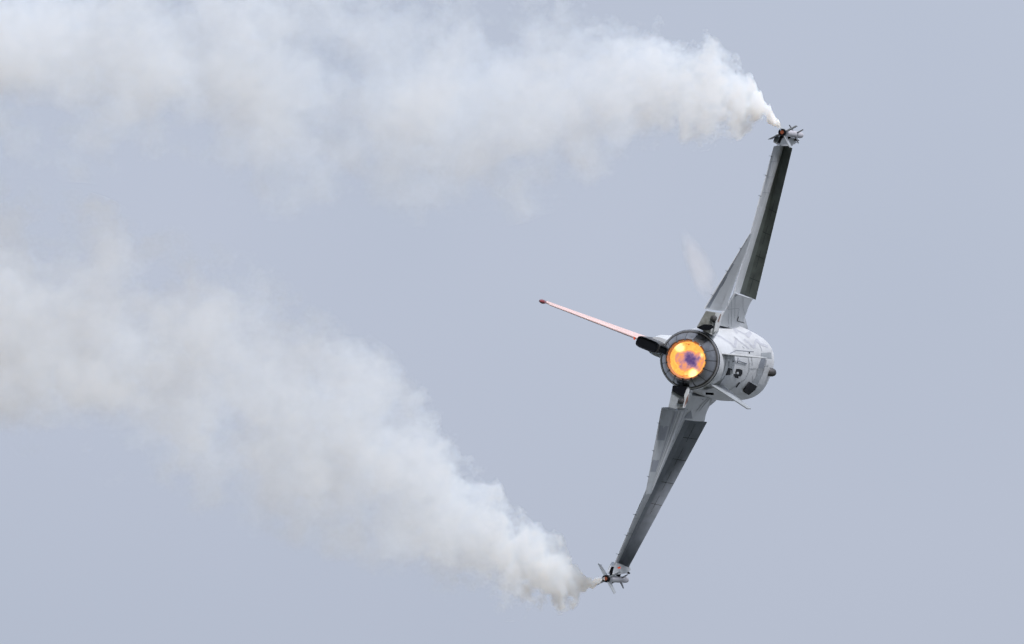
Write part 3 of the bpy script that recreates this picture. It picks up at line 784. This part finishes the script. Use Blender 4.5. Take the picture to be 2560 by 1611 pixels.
def smoke_material(name, keys, Lx, slope, step, colr, seed, amp, scat_gain):
    """keys: (x m downstream, centre y m, half height m, optical depth, softness) ; local -x is downstream"""
    m = bpy.data.materials.new(name); m.use_nodes = True
    t = m.node_tree; n = t.nodes; n.clear(); lk = t.links.new
    out = n.new('ShaderNodeOutputMaterial')
    tc = n.new('ShaderNodeTexCoord'); sp = n.new('ShaderNodeSeparateXYZ'); lk(tc.outputs['Object'], sp.inputs[0])
    def math_(op, a, b=None, c=None, clamp=False):
        q = n.new('ShaderNodeMath'); q.operation = op; q.use_clamp = clamp
        for i, v in enumerate((a, b, c)):
            if v is None: continue
            if isinstance(v, (int, float)): q.inputs[i].default_value = v
            else: lk(v, q.inputs[i])
        return q.outputs[0]
    xt = math_('MULTIPLY', sp.outputs[0], -1 / Lx, clamp=True)
    # store along the trail: sqrt spacing gives the young end more resolution
    xs = math_('SQRT', xt)
    NK = 30; ks = []; k2 = []
    s_acc = 0; px_ = 0
    tab = []
    for i in range(401):
        x = Lx * (i / 400) ** 2
        cyv, h, tau, soft = interp_keys(keys, x)
        s_acc += (x - px_) / h; px_ = x
        tab.append((x, cyv, h, tau, soft, s_acc))
    smax = tab[-1][5]
    for i in range(NK):
        q = i / (NK - 1); T = tab[int(round(q * 400))]
        ks.append((q, (T[1] * .1 + .5, T[2] * .2, T[3] / (2 * T[2]) * .02, 1)))
        k2.append((q, (T[5] / smax, T[4], 0, 1)))
    r1 = n.new('ShaderNodeValToRGB'); ramp(t, r1, ks, 'LINEAR'); lk(xs, r1.inputs[0])
    r2 = n.new('ShaderNodeValToRGB'); ramp(t, r2, k2, 'LINEAR'); lk(xs, r2.inputs[0])
    s1 = n.new('ShaderNodeSeparateColor'); lk(r1.outputs[0], s1.inputs[0])
    s2 = n.new('ShaderNodeSeparateColor'); lk(r2.outputs[0], s2.inputs[0])
    yc = math_('MULTIPLY_ADD', s1.outputs[0], 10., -5.)
    h = math_('MULTIPLY', s1.outputs[1], 5.)
    dens = math_('MULTIPLY', s1.outputs[2], 50.)
    zc = math_('MULTIPLY', sp.outputs[0], -slope)
    dy = math_('DIVIDE', math_('SUBTRACT', sp.outputs[1], yc), h)
    dz = math_('DIVIDE', math_('SUBTRACT', sp.outputs[2], zc), h)
    # turbulence in real space: fine rolls near the pod, broad lobes downstream
    def vec_add(v, off, sc3=(1, 1, 1)):
        q = n.new('ShaderNodeVectorMath'); q.operation = 'MULTIPLY_ADD'; q.inputs[1].default_value = sc3; q.inputs[2].default_value = off; lk(v, q.inputs[0]); return q.outputs[0]
    P0 = vec_add(tc.outputs['Object'], (seed, seed * .37, seed * 1.7))
    def noise_(v, scale, detail, rough):
        q = n.new('ShaderNodeTexNoise'); q.inputs['Scale'].default_value = scale; q.inputs['Detail'].default_value = detail; q.inputs['Roughness'].default_value = rough
        lk(v, q.inputs['Vector']); return q.outputs['Fac']
    # weights: young -> old
    mr_ = n.new('ShaderNodeMapRange'); mr_.interpolation_type = 'SMOOTHSTEP'; mr_.inputs[1].default_value = -.15; mr_.inputs[2].default_value = -5.0
    lk(sp.outputs[0], mr_.inputs[0]); old = mr_.outputs[0]
    calm = math_('MULTIPLY_ADD', old, -.72, 1.0)
    # the core meanders and swells in a chain of puffs
    sw = math_('MULTIPLY', s2.outputs[0], smax)
    def wob(off, sc1):
        q = n.new('ShaderNodeTexNoise'); q.noise_dimensions = '1D'; q.inputs['Scale'].default_value = sc1; q.inputs['Detail'].default_value = 1.0
        lk(math_('ADD', sw, seed + off), q.inputs['W']); return math_('MULTIPLY', math_('SUBTRACT', q.outputs['Fac'], .5), calm)
    dy = math_('MULTIPLY_ADD', wob(0, .9), 1.15, dy)
    dz = math_('MULTIPLY_ADD', wob(31, .9), 1.15, dz)
    rr0 = math_('SQRT', math_('ADD', math_('MULTIPLY', dy, dy), math_('MULTIPLY', dz, dz)))
    r = math_('MULTIPLY', rr0, math_('MULTIPLY_ADD', wob(77, 1.1), 1.2, 1.0))
    nA = noise_(P0, .62, 3.5, .54)
    nB = noise_(P0, 3.1, 3, .55)
    bB = math_('ABSOLUTE', math_('SUBTRACT', noise_(P0, 1.5, 2.5, .5), .5))
    ca = math_('MULTIPLY_ADD', old, 1.0 * amp, .25 * amp)
    cb_ = math_('MULTIPLY_ADD', old, -1.0 * amp, 1.35 * amp)
    e = math_('MULTIPLY_ADD', math_('SUBTRACT', nA, .5), ca, math_('SUBTRACT', 1.0, r))
    e = math_('MULTIPLY_ADD', math_('SUBTRACT', nB, .5), cb_, e)
    e = math_('MULTIPLY_ADD', math_('SUBTRACT', bB, .09), math_('MULTIPLY_ADD', old, -1.9, 3.2), e)
    bC = math_('ABSOLUTE', math_('SUBTRACT', noise_(vec_add(P0, (7.7, 1.3, 5.1)), .85, 1.5, .5), .5))
    e = math_('MULTIPLY_ADD', math_('MULTIPLY', old, math_('SUBTRACT', bC, .09)), 2.5, e)
    sm = math_('MULTIPLY', s2.outputs[1], math_('MULTIPLY_ADD', dy, -.38, 1.0))
    fe = math_('DIVIDE', e, math_('MAXIMUM', sm, .08), clamp=True)
    fs_ = math_('MULTIPLY', math_('MULTIPLY', fe, fe), math_('SUBTRACT', 3, math_('MULTIPLY', fe, 2)))
    fade = math_('MULTIPLY', math_('SUBTRACT', 1.34, r), 5., clamp=True)
    dn = math_('MULTIPLY', math_('MULTIPLY', fs_, dens), fade)
    vs_ = n.new('ShaderNodeVolumeScatter'); vs_.inputs['Color'].default_value = (*colr, 1); vs_.inputs['Anisotropy'].default_value = .1
    lk(math_('MULTIPLY', dn, 2.2 * scat_gain), vs_.inputs['Density'])
    # tarry particles take a little blue out of the thick parts
    va_ = n.new('ShaderNodeVolumeAbsorption'); va_.inputs['Color'].default_value = (1, .92, .74, 1)
    lk(math_('MULTIPLY', dn, .085), va_.inputs['Density'])
    av_ = n.new('ShaderNodeAddShader'); lk(vs_.outputs[0], av_.inputs[0]); lk(va_.outputs[0], av_.inputs[1])
    lk(av_.outputs[0], out.inputs['Volume'])
    m.cycles.volume_step_rate = step
    m.cycles.homogeneous_volume = False
    return m

def smoke_hull(name, keys, x0, x1, slope, mat, parent, seed, nseg=60, fac=1.32):
    vs = []; fs = []; n = 28
    for i in range(nseg + 1):
        q = i / nseg; x = x0 + (x1 - x0) * (q ** (1.6 if x0 < .5 else 1.0))
        cyv, h, tau, soft = interp_keys(keys, x)
        for k in range(n):
            a = 2 * math.pi * k / n
            rr = h * fac * (1 + .05 * mnoise.noise(Vector((x / h * .5 + seed, math.cos(a) * 1.5, math.sin(a) * 1.5))) * (0 if i in (0, nseg) else 1))
            vs.append(Vector((-x, cyv + rr * math.cos(a), x * slope + rr * math.sin(a))))
    for i in range(nseg):
        for k in range(n):
            a = i * n + k; b = i * n + (k + 1) % n
            fs.append((a, b, b + n, a + n))
    fs.append(tuple(range(n))); fs.append(tuple(range(nseg * n, nseg * n + n)))
    return mesh(name, vs, fs, mat, parent)

def px_keys(rows, ox, oy, D, slope):
    """rows: photo x, top y, bottom y, optical depth, softness -> metres in the trail's frame (origin at photo ox,oy, depth D)"""
    K = []
    for (x, t, b, tau, soft) in rows:
        X0 = (ox - 1280) / FPX * D; Y0 = (805.5 - oy) / FPX * D
        # solve downstream distance d with depth D - slope*d :  X0 - d = (x-1280)/FPX*(D - slope*d)
        a = (x - 1280) / FPX
        d = (X0 - a * D) / (1 - a * slope)
        dep = D - slope * d
        yt = (805.5 - t) / FPX * dep - Y0; yb = (805.5 - b) / FPX * dep - Y0
        K.append((d, (yt + yb) / 2, (yt - yb) / 2, tau, soft))
    return K

SL = .8
def trail(rows, ox, oy, D, lab, seed, cut, amp, colr):
    K = px_keys(rows, ox, oy, D, SL)
    root = thing('smoke_trail', lab, 'smoke trail', 'smoke trails from the wingtip pods')
    root.matrix_world = CM @ Matrix.Translation(at_cam(ox, oy, D))
    Lx = K[-1][0]
    xc = cut
    m1 = smoke_material('young_smoke', K, Lx, SL, .1, colr, seed, amp, 1.0)
    smoke_hull('smoke_plume', K, 0.0, Lx * .995, SL, m1, root, seed, 100)
    return root

up_rows = [(1955, 322, 338, 5, .3), (1946, 302, 328, 4, .2), (1936, 284, 312, 3.4, .15), (1924, 264, 304, 3.2, .15), (1910, 246, 300, 3.0, .18), (1893, 218, 306, 2.7, .2), (1862, 170, 322, 2.3, .26), (1820, 136, 334, 2.0, .32),
           (1740, 98, 345, 1.7, .4), (1640, 72, 365, 1.45, .5), (1500, 48, 430, 1.15, .55), (1300, 22, 490, 1.05, .55), (1100, -10, 530, 1.1, .6),
           (850, -60, 490, 1.2, .65), (500, -110, 435, 1.25, .65), (200, -130, 385, 1.3, .65), (-300, -150, 360, 1.3, .65)]
lo_rows = [(1513, 1441, 1453, 5, .3), (1490, 1444, 1464, 4, .2), (1470, 1449, 1480, 3, .15), (1456, 1442, 1492, 2.6, .15), (1446, 1410, 1500, 2.4, .16), (1428, 1374, 1508, 2.4, .18), (1390, 1352, 1516, 2.2, .2), (1340, 1330, 1522, 2.0, .26), (1285, 1290, 1522, 1.8, .32),
           (1220, 1200, 1502, 1.6, .36), (1150, 1110, 1480, 1.4, .4), (1050, 990, 1450, 1.25, .45), (950, 920, 1410, 1.2, .5), (800, 800, 1350, 1.2, .52), (600, 690, 1270, 1.2, .55),
           (400, 620, 1180, 1.3, .5), (200, 555, 1130, 1.35, .5), (0, 505, 1100, 1.4, .5), (-300, 465, 1080, 1.4, .55)]
camAi = CM.inverted()
dU = -(camAi @ POD[1]['W'].translation).z; dL = -(camAi @ POD[-1]['W'].translation).z
trail(up_rows, 1953, 327, dU, 'upper white smoke trail billowing left from the raised wingtip', 3.3, 1.6, 2.6, (.72, .85, 1.0))
trail(lo_rows, 1512, 1447, dL, 'lower creamy smoke trail rising left from the lowered wingtip', 11.7, 1.9, 2.6, (.72, .85, 1.0))
# faint condensation puff streaming off the upper wing root
def vapour(name, lab, p0, p1, rad, tau):
    a_ = at(*p0, 5.0); b_ = at(*p1, 4.0); c_ = (a_ + b_) / 2; ax_ = b_ - a_; ln = ax_.length / 2; ax_.normalize()
    side = ax_.cross(Vector((0, 1, 0))).normalized(); third = ax_.cross(side)
    me = bpy.data.meshes.new(name); bm = bmesh.new(); bmesh.ops.create_icosphere(bm, subdivisions=4, radius=1)
    bm.to_mesh(me); bm.free()
    for p in me.polygons: p.use_smooth = True
    o = bpy.data.objects.new(name, me); COL.objects.link(o)
    o.matrix_world = AW @ Matrix(((side.x * rad, third.x * rad * 1.3, ax_.x * ln, c_.x), (side.y * rad, third.y * rad * 1.3, ax_.y * ln, c_.y), (side.z * rad, third.z * rad * 1.3, ax_.z * ln, c_.z), (0, 0, 0, 1)))
    o['label'] = lab; o['category'] = 'vapour puff'
    m = bpy.data.materials.new('thin_vapour'); m.use_nodes = True; t = m.node_tree; n = t.nodes; n.clear(); lk = t.links.new
    out = n.new('ShaderNodeOutputMaterial'); tc = n.new('ShaderNodeTexCoord'); ln_ = n.new('ShaderNodeVectorMath'); ln_.operation = 'LENGTH'
    nz = n.new('ShaderNodeTexNoise'); nz.inputs['Scale'].default_value = 1.3; nz.inputs['Detail'].default_value = 2
    lk(tc.outputs['Object'], nz.inputs['Vector']); lk(tc.outputs['Object'], ln_.inputs[0])
    ad = n.new('ShaderNodeMath'); ad.operation = 'MULTIPLY_ADD'; lk(nz.outputs['Fac'], ad.inputs[0]); ad.inputs[1].default_value = .9; lk(ln_.outputs['Value'], ad.inputs[2])
    mr = n.new('ShaderNodeMapRange'); mr.interpolation_type = 'SMOOTHSTEP'; mr.inputs[1].default_value = 1.28; mr.inputs[2].default_value = .45; mr.inputs[3].default_value = 0; mr.inputs[4].default_value = tau / rad
    lk(ad.outputs[0], mr.inputs[0])
    vs_ = n.new('ShaderNodeVolumeScatter'); vs_.inputs['Color'].default_value = (.95, .95, 1, 1); lk(mr.outputs[0], vs_.inputs['Density']); lk(vs_.outputs[0], out.inputs['Volume'])
    m.cycles.volume_step_rate = .3
    me.materials.append(m)
vapour('vapour_wisp', 'faint pale vapour puff trailing behind the upper wing root', (1690, 555), (1806, 780), .40, 1.15)
print('PROJ', [proj(p) for p in ((0, 14.6, -.05), (0, 9.75, -.85), (.34, 2, -.56))])
